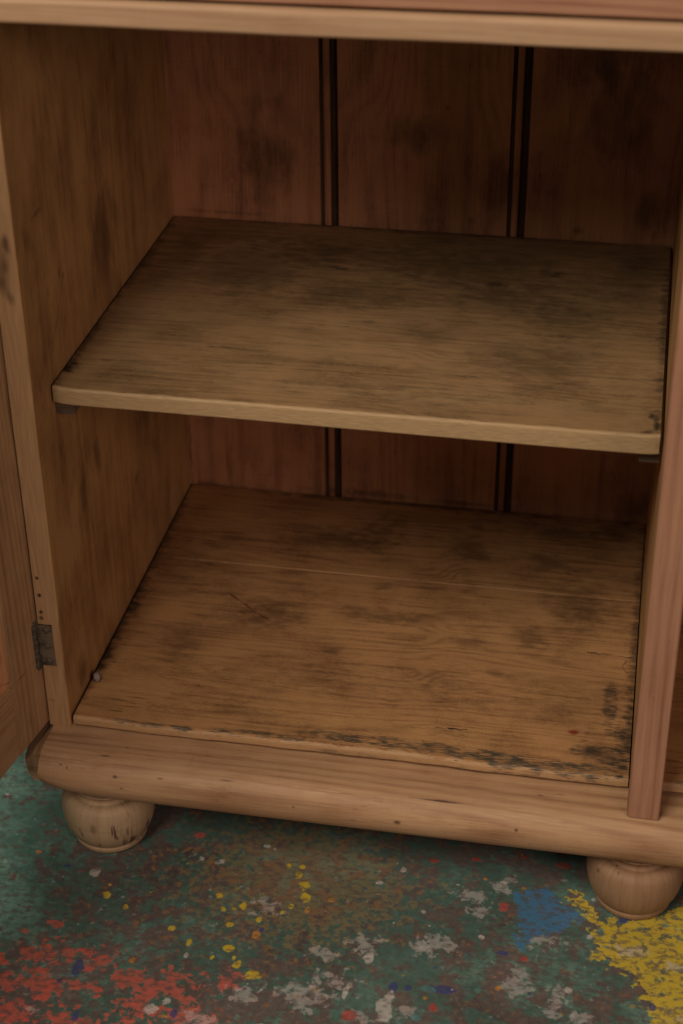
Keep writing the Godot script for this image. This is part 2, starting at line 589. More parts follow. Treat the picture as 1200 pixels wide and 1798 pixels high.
	var m := StandardMaterial3D.new()
	m.albedo_texture = ImageTexture.create_from_image(Image.create_from_data(w, h, false, Image.FORMAT_RGB8, out))
	m.heightmap_enabled = true
	m.heightmap_texture = ImageTexture.create_from_image(Image.create_from_data(w, h, false, Image.FORMAT_L8, hb))
	m.heightmap_scale = 0.15
	m.roughness = 0.6
	m.metallic_specular = 0.35
	var st := tool()
	var half := 4.0
	for c in [Vector2(-half, -half), Vector2(half, -half), Vector2(half, half), Vector2(-half, -half), Vector2(half, half), Vector2(-half, half)]:
		st.set_normal(Vector3.UP)
		st.set_uv(Vector2((c.x - ox) * ppm / w, (c.y - oz + 0.004) * ppm / h))
		st.add_vertex(Vector3(c.x, GROUND, c.y))
	var o := commit("floor", st, m, self)
	o.set_meta("kind", "structure")
	o.set_meta("label", "concrete workshop floor splashed with worn green, red, yellow and blue paint")
	o.set_meta("category", "floor")


# ==================================================================== the cupboard's boards
var pale_mat: StandardMaterial3D
var pink_mat: StandardMaterial3D
var wob_noise: FastNoiseLite


func worn(amount: float, salt: float, every := 90.0) -> Callable:
	# every profile point wanders a little along the board
	return func(t: float, k: int, p: Vector2) -> Vector2:
		return p + Vector2(wob_noise.get_noise_2d(t * every, k * 1.7 + salt), wob_noise.get_noise_2d(t * every + 500.0, k * 1.7 + salt)) * amount


func build_cabinet() -> void:
	wob_noise = noise(5, 0.06, 3)
	var black := Color(0.020, 0.017, 0.013)
	var brown := Color(0.085, 0.042, 0.020)

	# pale pine, scrubbed: mouldings, feet, rails
	var s := sheet(2048, 614, 1.4, 0.42, 101, grey(0.44, 0.27, 0.145), grey(0.25, 0.125, 0.060), {"ring": 0.45, "mottle": 0.45, "speck": 0.30, "speck_at": 0.78, "gap": 0.016})
	var rng := RandomNumberGenerator.new()
	rng.seed = 4
	for k in 90:
		stain(s, rng.randf() * 1.4, rng.randf() * 0.42, rng.randf_range(0.001, 0.005), rng.randf_range(0.0008, 0.002), brown, rng.randf_range(0.4, 0.9), 0, 0.2)
	for k in 22:
		stain(s, rng.randf() * 1.4, rng.randf() * 0.42, rng.randf_range(0.02, 0.06), rng.randf_range(0.004, 0.012), Color(0.22, 0.11, 0.06), 0.5, 2)
	for d in [[2,125,2,1],[8,127,1,2],[58,140,2,1],[52,130,3,2],[92,127,4,1],[40,112,8,1],[150,122,9,1],[210,138,2,1],[300,141,3,2],[330,118,30,1],[400,135,2,2]]:
		stain(s, d[0] * 0.001 + 0.078, d[1] * 0.001, d[2] * 0.001, d[3] * 0.001, Color(0.07, 0.035, 0.02), 1.2, 0, 0.35)
	for d in [[20,120,40,9],[120,128,60,7],[60,142,60,6],[230,122,80,8],[330,136,70,9],[420,124,60,8]]:
		stain(s, d[0] * 0.001 + 0.078, d[1] * 0.001, d[2] * 0.001, d[3] * 0.001, Color(0.53, 0.34, 0.185), 0.7, 2)
	pale_mat = finish(s, 0.6, 0.05)

	# the scrubbed rail over the opening, paler still
	s = sheet(1100, 90, 1.1, 0.09, 121, grey(0.45, 0.295, 0.172), grey(0.31, 0.180, 0.098), {"ring": 0.4, "mottle": 0.4, "speck": 0.2, "speck_at": 0.8})
	var rail_mat := finish(s, 0.6, 0.04)

	# pinkish pine of the post and the drawer front
	s = sheet(1024, 256, 1.024, 0.256, 131, grey(0.40, 0.215, 0.128), grey(0.25, 0.112, 0.064), {"ring": 0.50, "mottle": 0.35, "speck": 0.2, "speck_at": 0.8, "gap": 0.0075, "vary": 2.0})
	for k in 30:
		stain(s, rng.randf() * 1.0, rng.randf() * 0.25, rng.randf_range(0.02, 0.10), rng.randf_range(0.001, 0.003), Color(0.46, 0.28, 0.17), 0.6, 2)
	pink_mat = finish(s, 0.6, 0.05)

	# ---- left side panel: grain upright; v runs from the back to the front edge and round it
	s = sheet(1000, 480, 1.0, 0.48, 151, grey(0.44, 0.250, 0.098), grey(0.20, 0.100, 0.040), {"ring": 0.22, "mottle": 0.95, "speck": 0.2, "gap": 0.05})
	var y0 := LEDGE
	for d in [[-45,570,19,3],[-22,558,13,20],[-86,505,4,8],[-57,500,3,7],[-91,287,20,40],[-130,311,14,26],[-234,227,9,8],[-40,137,14,20],[-200,480,60,50],[-300,300,50,80]]:
		stain(s, d[1] * 0.001 - y0, 0.4148 + d[0] * 0.001, d[3] * 0.001, d[2] * 0.001, brown, 0.75, 0, 0.1)
	scratch(s, [Vector2(0.50 - y0, 0.32), Vector2(0.47 - y0, 0.345), Vector2(0.455 - y0, 0.36)], 0.0016, brown, 0.7)
	band(s, 0.4140, 0.4400, Color(0.40, 0.245, 0.125), 1.0, 0.001)
	for d in [[-13,532,6,12],[-7,520,5,8],[-6,565,3,10],[-10,545,8,30]]:
		stain(s, d[1] * 0.001 - y0, 0.4148 - d[0] * 0.001, d[3] * 0.001, d[2] * 0.001, brown, 0.9, 0, 0.3)
	scratch(s, [Vector2(0.133 - y0, 0.4265), Vector2(0.134 - y0, 0.431)], 0.0012, brown, 0.9)
	for yy in [0.263, 0.2455, 0.228]:
		stain(s, yy - y0, 0.4288, 0.0023, 0.0021, black, 1.6, 0, 0.5)
	stain(s, 0.222 - y0, 0.4290, 0.003, 0.0024, brown, 1.4, 0, 0.4)
	var side_mat := finish(s, 0.62, 0.05)
	var st := tool()
	sweep(st, slab(BACK + 0.0002, 0.0, 0.0, 0.0200, 0.0012), 0.83, Transform3D(Basis(Vector3(0, 1, 0), Vector3(1, 0, 0), Vector3(0, 0, 1)), Vector3(-0.0200, y0, 0)), 40, worn(0.0005, 3.0))
	commit("side_panel", st, side_mat, cabinet)

	# far right side panel and the divider
	st = tool()
	sweep(st, slab(BACK + 0.0002, 0.0, 0.0, 0.0200, 0.0012), 0.83, upright(RIGHT + 0.0200, y0, 0), 10)
	commit("side_panel", st, side_mat, cabinet)
	st = tool()
	sweep(st, slab(BACK + 0.0002, 0.0115, 0.0, 0.0230, 0.0010), 0.83, upright(IN_W + 0.0245, y0 + 0.0005, 0), 20)
	commit("divider", st, side_mat, cabinet)
	# the face post in front of the divider, standing on the ledge
	st = tool()
	sweep(st, eased(0.0120, 0.034, 0.0, 0.0262, 0.0016), 0.640, upright(IN_W + 0.0272, y0 + 0.0006, 0), 30, worn(0.0004, 9.0))
	commit("face_post", st, pink_mat, cabinet)

	# ---- back boards: grain upright, bead and quirk on one edge, a wide dark gap beside it
	s = sheet(1000, 620, 0.80, 0.496, 171, grey(0.50, 0.240, 0.120), grey(0.25, 0.112, 0.058), {"ring": 0.35, "mottle": 0.75, "speck": 0.35, "cross": 0.16, "gap": 0.022})
	y0 = 0.10
	for d in [[296,441,7,8],[3,129,16,14],[398,436,8,5],[271,550,4,4],[463,461,21,23],[476,128,23,28],[461,98,18,9],[60,114,57,7],[242,521,33,22],[227,380,11,12],[430,560,40,60],[120,500,40,60],[330,480,30,40],[200,123,60,5],[300,121,60,4],[80,433,50,3],[410,600,60,30]]:
		stain(s, d[1] * 0.001 - y0, d[0] * 0.001, d[3] * 0.001, d[2] * 0.001, Color(0.075, 0.038, 0.022), 0.7, 0, 0.1)
	scratch(s, [Vector2(0.117 - y0, 0.020), Vector2(0.15 - y0, 0.0195), Vector2(0.19 - y0, 0.021)], 0.0009, black, 0.9)
	scratch(s, [Vector2(0.43 - y0, 0.012), Vector2(0.50 - y0, 0.0135), Vector2(0.60 - y0, 0.013)], 0.0012, black, 0.6)
	stain(s, 0.5 - y0, 0.008, 0.15, 0.005, Color(0.30, 0.15, 0.07), 0.5, 2)
	var back_mat := finish(s, 0.6, 0.05, 0.4)
	var dark_strip := sheet(256, 32, 0.4, 0.05, 181, grey(0.090, 0.056, 0.038), grey(0.030, 0.020, 0.014), {"mottle": 0.9})
	var dark_strip_mat := finish(dark_strip, 0.8, 0.04, 0.25)
	var edges := [-0.0186, 0.1636, 0.3458, 0.528, 0.7102, 0.8924, 1.03]
	for k in edges.size() - 1:
		var a: float = edges[k] + 0.0036
		var b: float = edges[k + 1] - 0.0038
		if k == 0:
			a = -0.0195
		var p := PackedVector2Array()
		# profile across the board: x of the Vector2 is the room side (local z), y is across
		var across := func(xx: float, depth: float) -> void: p.append(Vector2(-depth, xx))
		across.call(a, 0.012)
		across.call(a, 0.0010)
		across.call(a + 0.0010, 0.0)
		across.call(b - 0.0104, 0.0)
		across.call(b - 0.0098, 0.0008)
		across.call(b - 0.0098, 0.0060)
		across.call(b - 0.0062, 0.0060)
		across.call(b - 0.0062, 0.0014)
		across.call(b - 0.0048, 0.0002)
		across.call(b - 0.0031, -0.0001)
		across.call(b - 0.0014, 0.0002)
		across.call(b, 0.0014)
		across.call(b, 0.0120)
		st = tool()
		# local y runs to the right here: a turn of the upright frame
		sweep(st, p, 0.83, Transform3D(Basis(Vector3(0, 1, 0), Vector3(1, 0, 0), Vector3(0, 0, 1)), Vector3(0, y0, BACK)), 8, null, Vector2(0.0, maxf(a, 0.0) - 0.012), 40.0)
		var board := commit("back_board", st, back_mat, cabinet)
		# the tongue in the joint and the strip in the quirk are dark brown
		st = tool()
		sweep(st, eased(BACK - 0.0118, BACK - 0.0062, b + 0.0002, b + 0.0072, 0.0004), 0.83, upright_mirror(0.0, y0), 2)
		commit("tongue", st, dark_strip_mat, board)
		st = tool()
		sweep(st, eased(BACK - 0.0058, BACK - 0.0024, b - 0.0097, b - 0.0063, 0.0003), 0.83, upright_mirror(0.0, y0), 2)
		commit("quirk", st, dark_strip_mat, board)

	# ---- bottom boards: two in the left compartment; v from the back edge
	s = sheet(1620, 1470, 0.54, 0.49, 191, grey(0.425, 0.228, 0.094), grey(0.150, 0.068, 0.029), {"ring": 0.32, "mottle": 0.80, "mottle_size": 0.013, "speck": 0.45, "cross": 0.20, "gap": 0.013})
	var d0 := 0.4148
	band(s, 0.4125, 0.4400, Color(0.44, 0.275, 0.14), 0.85, 0.005)
	for d in [[60,-40,70,40],[200,-40,90,30],[90,-90,60,40],[330,-30,90,24],[20,-60,30,60]]:
		stain(s, d[0] * 0.001, d0 + d[1] * 0.001, d[2] * 0.001, d[3] * 0.001, Color(0.50, 0.30, 0.115), 0.6, 2, -0.02)
	for d in [[147,-188,37,28],[211,-136,12,10],[241,-250,14,8],[390,-188,20,27],[220,-350,31,41],[316,-334,26,32],[396,-315,26,23],[55,-297,18,11],[460,-392,27,33],[320,-376,11,10],[335,-171,28,10],[364,-129,20,6],[68,-132,24,34],[430,-250,40,60],[250,-200,60,14],[180,-330,60,30],[400,-380,60,25]]:  # brown stains, plus shade painted in toward the back and its right corner
		stain(s, d[0] * 0.001, d0 + d[1] * 0.001, d[2] * 0.001, d[3] * 0.001, brown, 0.62, 0, 0.05)
	for d in [[448,-32,15,19],[482,-21,12,28],[470,-28,30,20],[470,-100,10,60],[480,-60,8,30]]:
		stain(s, d[0] * 0.001, d0 + d[1] * 0.001, d[2] * 0.001, d[3] * 0.001, Color(0.050, 0.037, 0.026), 0.9, 3, 0.1)
	for d in [[8,-209,25,87],[3,-139,16,55],[21,-26,21,12],[60,-250,50,60],[130,-180,80,40],[320,-100,120,60],[200,-90,90,50],[440,-90,60,50]]:
		stain(s, d[0] * 0.001, d0 + d[1] * 0.001, d[2] * 0.001, d[3] * 0.001, brown, 0.5, 2, 0.05)
	for d in [[250,-13,70,9],[285,-12,50,10],[350,-12,100,11],[400,-6,80,12],[170,-4,60,6],[450,-5,50,14],[80,-2,60,4]]:
		stain(s, d[0] * 0.001, d0 + d[1] * 0.001, d[2] * 0.001, d[3] * 0.001, Color(0.060, 0.052, 0.036), 0.95, 3, 0.25)
	for d in [[250,6,60,5],[380,8,80,5],[460,7,30,6]]:
		stain(s, d[0] * 0.001, d0 + d[1] * 0.001, d[2] * 0.001, d[3] * 0.001, Color(0.10, 0.07, 0.045), 0.7, 3, 0.2)
	# old grime along the joints with the side panel, the divider and the back
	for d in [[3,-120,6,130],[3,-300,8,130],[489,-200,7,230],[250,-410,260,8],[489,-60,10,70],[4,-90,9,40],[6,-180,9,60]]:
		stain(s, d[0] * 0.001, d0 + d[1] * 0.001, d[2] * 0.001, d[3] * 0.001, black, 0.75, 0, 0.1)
	for d in [[34,-30,12,1],[42,-22,16,1],[50,-36,14,1],[36,-14,10,1]]:
		stain(s, d[0] * 0.001, d0 + d[1] * 0.001, d[2] * 0.001, d[3] * 0.001, black, 0.9, 0, 0.2)
	for k in 40:      # short nicks across the board
		var nx := rng.randf_range(0.02, 0.48)
		var nz := rng.randf_range(0.02, 0.40)
		scratch(s, [Vector2(nx, nz), Vector2(nx + rng.randf_range(0.003, 0.016), nz + rng.randf_range(-0.002, 0.002))], 0.0005, brown, 0.6, 0.2)
	scratch(s, [Vector2(0.445, d0 - 0.175), Vector2(0.486, d0 - 0.173)], 0.0011, black)
	scratch(s, [Vector2(0.481, d0 - 0.168), Vector2(0.478, d0 - 0.157), Vector2(0.482, d0 - 0.150), Vector2(0.487, d0 - 0.151)], 0.0008, brown, 0.5)
	scratch(s, [Vector2(0.095, d0 - 0.211), Vector2(0.126, d0 - 0.185), Vector2(0.144, d0 - 0.173)], 0.0015, Color(0.12, 0.035, 0.02), 0.8)
	scratch(s, [Vector2(0.332, d0 - 0.041), Vector2(0.349, d0 - 0.042)], 0.0012, black, 0.8)
	scratch(s, [Vector2(0.30, d0 - 0.036), Vector2(0.33, d0 - 0.040)], 0.0006, black, 0.6)
	stain(s, 0.441, d0 - 0.055, 0.007, 0.0035, Color(0.20, 0.03, 0.012), 1.1, 0)
	stain(s, 0.452, d0 - 0.056, 0.005, 0.003, Color(0.05, 0.012, 0.01), 1.1, 0)
	var bottom_mat := finish(s, 0.58, 0.06)
	for c in 2:
		var x0 := 0.0026 if c == 0 else IN_W + 0.0262
		var x1 := IN_W + 0.0002 if c == 0 else RIGHT - 0.0015
		var shift := 0.0 if c == 0 else 0.27
		st = tool()
		sweep(st, slab(BACK + 0.0035, -0.2661, BOTTOM - 0.0102, BOTTOM, 0.0014), x1 - x0, Transform3D(Basis(), Vector3(x0, 0, 0)), 24, worn(0.0005, 1.0 + c), Vector2(x0 - (0.0 if c == 0 else IN_W), 0.0035))
		commit("bottom_board", st, bottom_mat, cabinet)
		st = tool()
		var edge_wear := func(t: float, k: int, p: Vector2) -> Vector2:
			var n := wob_noise.get_noise_2d(t * 420.0 + shift * 900.0, 7.0 + k * 0.35)
			var n2 := wob_noise.get_noise_2d(t * 120.0, 31.0 + shift)
			if p.x > -0.02:
				return p + Vector2(n * 0.0016 + n2 * 0.0012 - 0.0004, n * 0.0009 - maxf(0.0, n2) * 0.0010)
			return p + Vector2(0.0, n2 * 0.0003)
		sweep(st, slab(-0.2648, 0.0010, BOTTOM - 0.0097, BOTTOM - 0.0002, 0.0034, 0.002), x1 - x0, Transform3D(Basis(), Vector3(x0, 0, 0)), 110, edge_wear, Vector2(x0 - (0.0 if c == 0 else IN_W), 0.1496))
		commit("bottom_board", st, bottom_mat, cabinet)

	# ---- shelf
	s = sheet(1590, 1320, 0.53, 0.44, 211, grey(0.325, 0.198, 0.092), grey(0.122, 0.072, 0.034), {"ring": 0.26, "mottle": 0.80, "mottle_size": 0.013, "speck": 0.40, "cross": 0.10, "gap": 0.017})
	band(s, 0.3775, 0.4300, Color(0.42, 0.290, 0.150), 0.9, 0.0015)
	for d in [[111,-299,64,76],[321,-320,78,75],[389,-142,61,51],[455,-342,36,75],[211,-251,56,36],[161,-348,65,41],[405,-234,44,34],[38,-328,22,67],[293,-181,29,18],[350,-260,90,40],[250,-340,90,50]]:
		stain(s, d[0] * 0.001, d0 + d[1] * 0.001, d[2] * 0.001, d[3] * 0.001, Color(0.095, 0.060, 0.030), 0.62, 0, 0.05)
	for d in [[380,-150,90,60],[300,-300,140,60],[150,-250,100,60],[440,-250,60,90],[240,-110,140,30],[90,-150,60,40]]:
		stain(s, d[0] * 0.001, d0 + d[1] * 0.001, d[2] * 0.001, d[3] * 0.001, Color(0.13, 0.078, 0.038), 0.5, 2, 0.05)
	for d in [[31,-90,10,3],[58,-91,19,3],[84,-102,10,3],[384,-198,29,3],[231,-199,25,5],[288,-84,18,3],[334,-296,21,8],[46,-128,10,3],[179,-310,26,5],[383,-330,21,13],[120,-130,20,3],[330,-110,16,3],[200,-60,20,2]]:
		stain(s, d[0] * 0.001, d0 + d[1] * 0.001, d[2] * 0.001, d[3] * 0.001, Color(0.055, 0.040, 0.026), 0.75, 3, 0.1)
	for d in [[481,-67,4,6],[2,-66,8,8],[7,-78,6,4],[478,-40,7,4],[485,-52,3,14]]:
		stain(s, d[0] * 0.001, d0 + d[1] * 0.001, d[2] * 0.001, d[3] * 0.001, black, 1.0, 0, 0.2)
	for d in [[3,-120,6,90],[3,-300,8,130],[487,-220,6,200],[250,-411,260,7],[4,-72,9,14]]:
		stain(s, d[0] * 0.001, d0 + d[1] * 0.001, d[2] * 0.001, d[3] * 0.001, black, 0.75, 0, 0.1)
	for d in [[40,-200,26,120],[70,-90,40,30],[300,-70,160,22],[470,-130,14,70],[200,-190,80,24]]:
		stain(s, d[0] * 0.001, d0 + d[1] * 0.001, d[2] * 0.001, d[3] * 0.001, Color(0.40, 0.275, 0.145), 0.55, 2, -0.02)
	for k in 46:
		var nx := rng.randf_range(0.02, 0.47)
		var nz := rng.randf_range(0.02, 0.36)
		scratch(s, [Vector2(nx, nz), Vector2(nx + rng.randf_range(0.004, 0.022), nz + rng.randf_range(-0.002, 0.002))], 0.0005, brown, 0.6, 0.2)
	var shelf_mat := finish(s, 0.54, 0.05)
	st = tool()
	var shelf_wear := func(t: float, k: int, p: Vector2) -> Vector2:
		var n := wob_noise.get_noise_2d(t * 160.0, 51.0 + k * 0.8)
		var q := p + Vector2(n * 0.0005, n * 0.0004)
		if p.x > -0.06:
			q.x -= 0.0035 * exp(-t / 0.006) + 0.002 * exp(-(0.4864 - t) / 0.004)
		if p.y < SHELF - 0.008:
			q.y -= 0.0022 * smoothstep(0.05, 0.45, t) - 0.0010
		return q
	sweep(st, slab(BACK + 0.0030, -0.0340, SHELF - 0.0160, SHELF, 0.0026, 0.0018), 0.4864, Transform3D(Basis(), Vector3(0.0022, 0, 0)), 60, shelf_wear, Vector2(0.0022, 0.0030))
	commit("shelf", st, shelf_mat, cabinet)
	# bearers under the shelf, a little short of its front
	var dull := sheet(512, 64, 0.45, 0.056, 231, grey(0.16, 0.11, 0.070), grey(0.07, 0.045, 0.03))
	var dull_mat := finish(dull, 0.75, 0.04)
	for c in 2:
		st = tool()
		sweep(st, eased(0.0, 0.016, -0.011, 0.0, 0.0012), 0.356, Transform3D(Basis(Vector3(0, 0, 1), Vector3(0, 1, 0), Vector3(-1, 0, 0) if c == 1 else Vector3(1, 0, 0)), Vector3(0.0003 if c == 0 else IN_W - 0.0003, SHELF - 0.0187, -0.402)), 6)
		commit("shelf_bearer", st, dull_mat, cabinet)

	# ---- base moulding: flat ledge, then a fat half-round nose
	var prof := PackedVector2Array([Vector2(-0.030, LEDGE), Vector2(0.0235, LEDGE - 0.0006)])
	for k in 11:
		var a := PI * k / 10.0
		prof.append(Vector2(0.0280 + 0.0228 * sin(a), 0.0828 + 0.0226 * cos(a)))
	prof.append(Vector2(-0.030, 0.0602))
	st = tool()
	var nose := func(t: float, k: int, p: Vector2) -> Vector2:
		var n := wob_noise.get_noise_2d(t * 70.0, 81.0 + k * 0.6)
		var n2 := wob_noise.get_noise_2d(t * 500.0, 11.0 + k * 0.9)
		var q := p + Vector2(n, n * 0.8) * 0.0008 + Vector2(n2, n2) * 0.00025
		if k > 5 and k < 13:      # the lower corner is knocked off at the end
			q.y += 0.0065 * exp(-t / 0.022) * smoothstep(5.0, 9.0, k)
			q.x -= 0.004 * exp(-t / 0.012) * smoothstep(4.0, 9.0, k)
		elif k > 1 and k <= 5:
			q.x -= 0.0016 * exp(-t / 0.004)
		return q
	sweep(st, prof, 1.06, Transform3D(Basis(), Vector3(-0.0164, 0, 0)), 150, nose, Vector2(0.06, 0.05), 40.0)
	commit("base_moulding", st, pale_mat, cabinet)
	# its return along the left side
	prof = PackedVector2Array([Vector2(-0.0005, 0.0992), Vector2(0.006, 0.0991)])
	for k in 9:
		var a := PI * k / 8.0
		prof.append(Vector2(0.0090 + 0.0135 * sin(a), 0.0800 + 0.0190 * cos(a)))
	prof.append(Vector2(-0.0005, 0.0609))
	st = tool()
	var returned := func(t: float, k: int, p: Vector2) -> Vector2:
		var e := exp(-t / 0.005)
		return Vector2(p.x - e * 0.006 * clampf((p.x - 0.005) / 0.02, 0.0, 1.0), lerpf(p.y, 0.083, e * 0.18))
	# local x runs towards the back, local z to the left
	sweep(st, prof, 0.46, Transform3D(Basis(Vector3(0, 0, -1), Vector3(0, 1, 0), Vector3(-1, 0, 0)), Vector3(-0.0170, 0, 0.0300)), 60, returned, Vector2(0.33, 0.19), 40.0)
	commit("side_moulding", st, pale_mat, cabinet)
	st = tool()
	sweep(st, eased(-0.40, -0.030, 0.0602, 0.0990, 0.001), 1.04, Transform3D(Basis(), Vector3(-0.0150, 0, 0)), 4)
	commit("base_frame", st, dull_mat, cabinet)

	# ---- turned bun feet
	s = sheet(420, 400, 0.42, 0.25, 251, grey(0.44, 0.315, 0.185), grey(0.28, 0.175, 0.095), {"ring": 0.08, "mottle": 0.5, "speck": 0.3, "speck_at": 0.76, "gap": 0.02})
	for uu in [0.094, 0.101, 0.1035, 0.117, 0.1385, 0.1395, 0.154, 1.0]:
		band_ring(s, uu)
		band_ring(s, uu + 1.0879 - 1.0)
	for k in 70:
		stain(s, rng.randf() * 0.42, rng.randf() * 0.25, rng.randf_range(0.001, 0.006), rng.randf_range(0.0008, 0.003), Color(0.09, 0.045, 0.03), rng.randf_range(0.5, 1.0), rng.randi() % 2, 0.2)
	for d in [[125,34,24,7],[136,42,14,5],[118,28,14,5],[140,46,12,2],[120,60,4,2],[131,75,4,1],[122,92,5,2],[120,10,20,8]]:
		stain(s, d[0] * 0.001, d[1] * 0.001, d[2] * 0.001, d[3] * 0.001, Color(0.075, 0.040, 0.030), 1.3, 3, 0.3)
	var foot_mat := finish(s, 0.6, 0.05)
	var turned := PackedVector2Array()
	for c in [[0.0,0.0],[0.0320,0.0],[0.0338,0.0016],[0.0346,0.0050],[0.0340,0.0062],[0.0328,0.0072],[0.0350,0.0086],[0.0368,0.0110],[0.0394,0.0155],[0.0412,0.0205],[0.0424,0.0260],[0.0429,0.0320],[0.0427,0.0385],[0.0419,0.0440],[0.0400,0.0482],[0.0362,0.0506],[0.0326,0.0511],[0.0305,0.0503],[0.0288,0.0509],[0.0276,0.0522],[0.0276,0.0540],[0.0290,0.0560],[0.0312,0.0580],[0.0316,0.0606],[0.0,0.0607]]:
		turned.append(Vector2(c[0] * 0.97, GROUND + c[1] * (0.0607 - GROUND) / 0.0607))
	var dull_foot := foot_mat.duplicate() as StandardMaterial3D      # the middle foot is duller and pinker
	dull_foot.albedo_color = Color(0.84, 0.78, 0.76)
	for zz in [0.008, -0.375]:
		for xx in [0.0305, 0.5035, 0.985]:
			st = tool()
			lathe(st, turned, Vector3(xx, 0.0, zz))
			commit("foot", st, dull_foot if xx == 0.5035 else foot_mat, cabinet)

	# ---- above the opening: rail with a rounded pale front, dust board, drawer fronts, top
	st = tool()
	sweep(st, slab(-0.02, 0.0345, HEAD, HEAD + 0.0178, 0.0040, 0.0030), 1.05, Transform3D(Basis(), Vector3(-0.0225, 0, 0)), 40, worn(0.0006, 15.0), Vector2(0.02, 0.0))
	commit("top_rail", st, rail_mat, cabinet)
	st = tool()
	sweep(st, eased(BACK, -0.0205, HEAD + 0.002, HEAD + 0.016, 0.001), 1.0255, Transform3D(Basis(), Vector3(0.0003, 0, 0)), 4)
	commit("dust_board", st, dull_mat, cabinet)
	for c in 2:
		st = tool()
		sweep(st, eased(0.008, 0.0305, HEAD + 0.0196, HEAD + 0.150, 0.0025), 0.480, Transform3D(Basis(), Vector3(0.006 + 0.515 * c, 0, 0)), 20, worn(0.0004, 21.0 + c), Vector2(0.1 + 0.4 * c, 0.03))
		commit("drawer_front", st, pink_mat, cabinet)
	st = tool()
	sweep(st, eased(BACK, 0.004, HEAD + 0.150, HEAD + 0.190, 0.001), 1.046, Transform3D(Basis(), Vector3(-0.0200, 0, 0)), 4)
	commit("top_frame", st, pale_mat, cabinet)
	st = tool()
	sweep(st, eased(BACK - 0.03, 0.045, HEAD + 0.191, HEAD + 0.215, 0.006), 1.10, Transform3D(Basis(), Vector3(-0.047, 0, 0)), 10)
	commit("cabinet_top", st, pale_mat, cabinet)


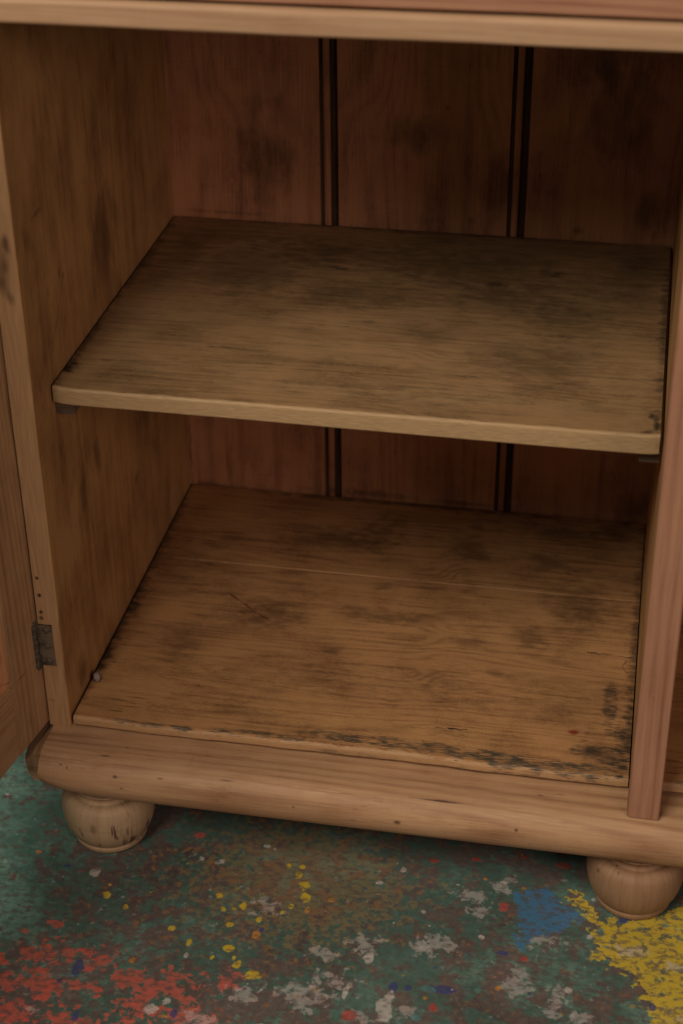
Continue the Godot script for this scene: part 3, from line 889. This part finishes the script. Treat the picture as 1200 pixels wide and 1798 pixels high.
# ==================================================================== the open door and its hinge
func build_door() -> void:
	var door := Node3D.new()
	door.name = "door"
	cabinet.add_child(door)
	# local x: from the free edge to the hinge; local y: up; local z: the inner face looks along +z (towards the right)
	var ang := deg_to_rad(99.0)
	var out := Vector3(cos(ang), 0.0, sin(ang))
	var wide := 0.464
	door.transform = Transform3D(Basis(-out, Vector3.UP, Vector3.UP.cross(out)), Vector3(-0.0203, 0.1092, -0.0080) + out * wide)
	var s := sheet(1024, 300, 0.70, 0.205, 301, grey(0.44, 0.275, 0.140), grey(0.26, 0.145, 0.070), {"ring": 0.5, "mottle": 0.5, "speck": 0.25, "speck_at": 0.76})
	scratch(s, [Vector2(0.0722, 0.0), Vector2(0.0722, 0.12)], 0.0007, Color(0.06, 0.03, 0.015), 0.9)
	stain(s, 0.02, 0.03, 0.02, 0.02, Color(0.09, 0.05, 0.03), 0.5, 2)
	var frame_mat := finish(s, 0.62, 0.05)
	var s2 := sheet(700, 400, 0.70, 0.40, 321, grey(0.40, 0.235, 0.115), grey(0.24, 0.128, 0.060), {"ring": 0.5, "mottle": 0.6})
	var panel_mat := finish(s2, 0.6, 0.05)
	var orange := sheet(512, 40, 0.7, 0.055, 331, grey(0.52, 0.26, 0.115), grey(0.34, 0.15, 0.07))
	var bead_mat := finish(orange, 0.6, 0.05)
	var high := 0.628
	var sw := 0.058
	var rail := 0.073
	var stand := func(x: float) -> Transform3D: return Transform3D(Basis(Vector3(0, 1, 0), Vector3(-1, 0, 0), Vector3(0, 0, 1)), Vector3(x, 0, 0))
	for x in [sw, wide]:
		var st := tool()
		sweep(st, eased(-0.020, 0.0, 0.0, sw, 0.0015), high, stand.call(x), 20, worn(0.0003, 41.0))
		commit("stile", st, frame_mat, door)
	for y in [0.0, high - rail]:
		var st := tool()
		sweep(st, eased(-0.0202, -0.0004, y, y + rail, 0.0012), wide - 2.0 * sw - 0.001, Transform3D(Basis(), Vector3(sw + 0.0005, 0, 0)), 12, worn(0.0003, 45.0), Vector2(0.2, 0.03))
		commit("rail", st, frame_mat, door)
	var st2 := tool()
	sweep(st2, eased(-0.0155, -0.0085, rail - 0.002, high - rail + 0.002, 0.001), wide - 2.0 * sw + 0.004, Transform3D(Basis(), Vector3(sw - 0.002, 0, 0)), 4)
	commit("panel", st2, panel_mat, door)
	# bead round the panel
	var q := PackedVector2Array([Vector2(0.0, 0.0), Vector2(0.007, 0.0), Vector2(0.0064, 0.0026), Vector2(0.0046, 0.0050), Vector2(0.0022, 0.0064), Vector2(0.0, 0.0068)])
	var inner_w := wide - 2.0 * sw
	var inner_h := high - 2.0 * rail
	for c in 4:
		var st := tool()
		var xf: Transform3D
		if c == 0:
			xf = Transform3D(Basis(), Vector3(sw + 0.0002, rail + 0.0002, -0.0084))
		elif c == 1:
			xf = Transform3D(Basis(Vector3(-1, 0, 0), Vector3(0, -1, 0), Vector3(0, 0, 1)), Vector3(wide - sw - 0.0002, high - rail - 0.0002, -0.0084))
		elif c == 2:
			xf = Transform3D(Basis(Vector3(0, 1, 0), Vector3(-1, 0, 0), Vector3(0, 0, 1)), Vector3(wide - sw - 0.0002, rail + 0.0071, -0.0083))
		else:
			xf = Transform3D(Basis(Vector3(0, -1, 0), Vector3(1, 0, 0), Vector3(0, 0, 1)), Vector3(sw + 0.0002, high - rail - 0.0071, -0.0083))
		sweep(st, q, inner_w - 0.0004 if c < 2 else inner_h - 0.0142, xf, 4)
		commit("panel_bead", st, bead_mat, door)

	# iron butt hinge: one leaf on the panel's edge, one on the door, knuckle between
	var iron := sheet(160, 160, 0.08, 0.08, 351, grey(0.19, 0.145, 0.10), grey(0.032, 0.030, 0.024), {"ring": 0.0, "mottle": 1.6, "speck": 0.4, "cross": 0.5})
	stain(iron, 0.02, 0.02, 0.02, 0.015, Color(0.15, 0.11, 0.06), 0.7, 1)
	var iron_mat := finish(iron, 0.62, 0.08)
	iron_mat.metallic = 0.3
	var hinge := Node3D.new()
	hinge.name = "hinge"
	cabinet.add_child(hinge)
	var st3 := tool()
	sweep(st3, eased(0.0002, 0.0020, -0.0150, 0.0, 0.0006), 0.0425, upright(-0.0222, 0.1735, 0.0), 6, worn(0.0005, 61.0, 400.0), Vector2(0.0, 0.0))
	commit("leaf", st3, iron_mat, hinge)
	var st4 := tool()
	var on_door := door.transform * Transform3D(Basis(Vector3(0, 1, 0), Vector3(-1, 0, 0), Vector3(0, 0, 1)), Vector3(wide - 0.0010, 0.0600, 0.0))
	sweep(st4, eased(0.0002, 0.0016, 0.0, 0.0125, 0.0005), 0.050, on_door, 6, worn(0.0005, 65.0, 400.0), Vector2(0.04, 0.02))
	commit("leaf", st4, iron_mat, hinge)
	for k in 3:
		var st := tool()
		var ring := PackedVector2Array()
		for j in 12:
			ring.append(Vector2(cos(-TAU * j / 12.0), sin(-TAU * j / 12.0)) * 0.0030)
		sweep(st, ring, 0.0146, upright(-0.0226, 0.1722 + 0.0150 * k, 0.0048), 1, null, Vector2.ZERO, 60.0)
		commit("knuckle", st, iron_mat, hinge)
	var bright := StandardMaterial3D.new()
	bright.albedo_color = Color(0.42, 0.38, 0.34)
	bright.metallic = 0.6
	bright.roughness = 0.5
	for yy in [0.178, 0.194, 0.211]:
		var st := tool()
		var dome := PackedVector2Array([Vector2(0.0, 0.0), Vector2(0.0030, 0.0), Vector2(0.0027, 0.0006), Vector2(0.0016, 0.0011), Vector2(0.0005, 0.0013), Vector2(0.0004, 0.0009), Vector2(0.0, 0.0009)])
		lathe(st, dome, Vector3.ZERO, 16)
		var o := commit("screw", st, bright if yy != 0.194 else iron_mat, hinge)
		o.transform = Transform3D(Basis(Vector3(1, 0, 0), Vector3(0, 0, 1), Vector3(0, -1, 0)), Vector3(-0.0122, yy, 0.0021))


func build_crumb() -> void:
	var n := noise(9, 0.9, 2)
	var st := tool()
	var rings := 8
	var sides := 12
	var pts := []
	for i in rings + 1:
		for j in sides + 1:
			var th := PI * i / rings
			var ph := TAU * (j % sides) / sides
			var d := Vector3(sin(th) * cos(ph), cos(th), sin(th) * sin(ph))
			var r := 0.0042 * (1.0 + 0.45 * n.get_noise_3dv(d * 2.0))
			pts.append(Vector3(d.x * r * 0.8, maxf(d.y * r * 1.1, -0.0034) + 0.0034, d.z * r))
	for i in rings:
		for j in sides:
			var a := i * (sides + 1) + j
			for k in [a, a + 1, a + sides + 2, a, a + sides + 2, a + sides + 1]:
				st.add_vertex(pts[k])
	st.generate_normals()
	var m := StandardMaterial3D.new()
	m.albedo_color = Color(0.55, 0.50, 0.46)
	m.roughness = 0.9
	var o := commit("plaster_crumb", st, m, self)
	o.position = Vector3(0.0072, BOTTOM, -0.055)
	o.set_meta("label", "small whitish crumb lying in the dusty corner against the left side panel")
	o.set_meta("category", "crumb")
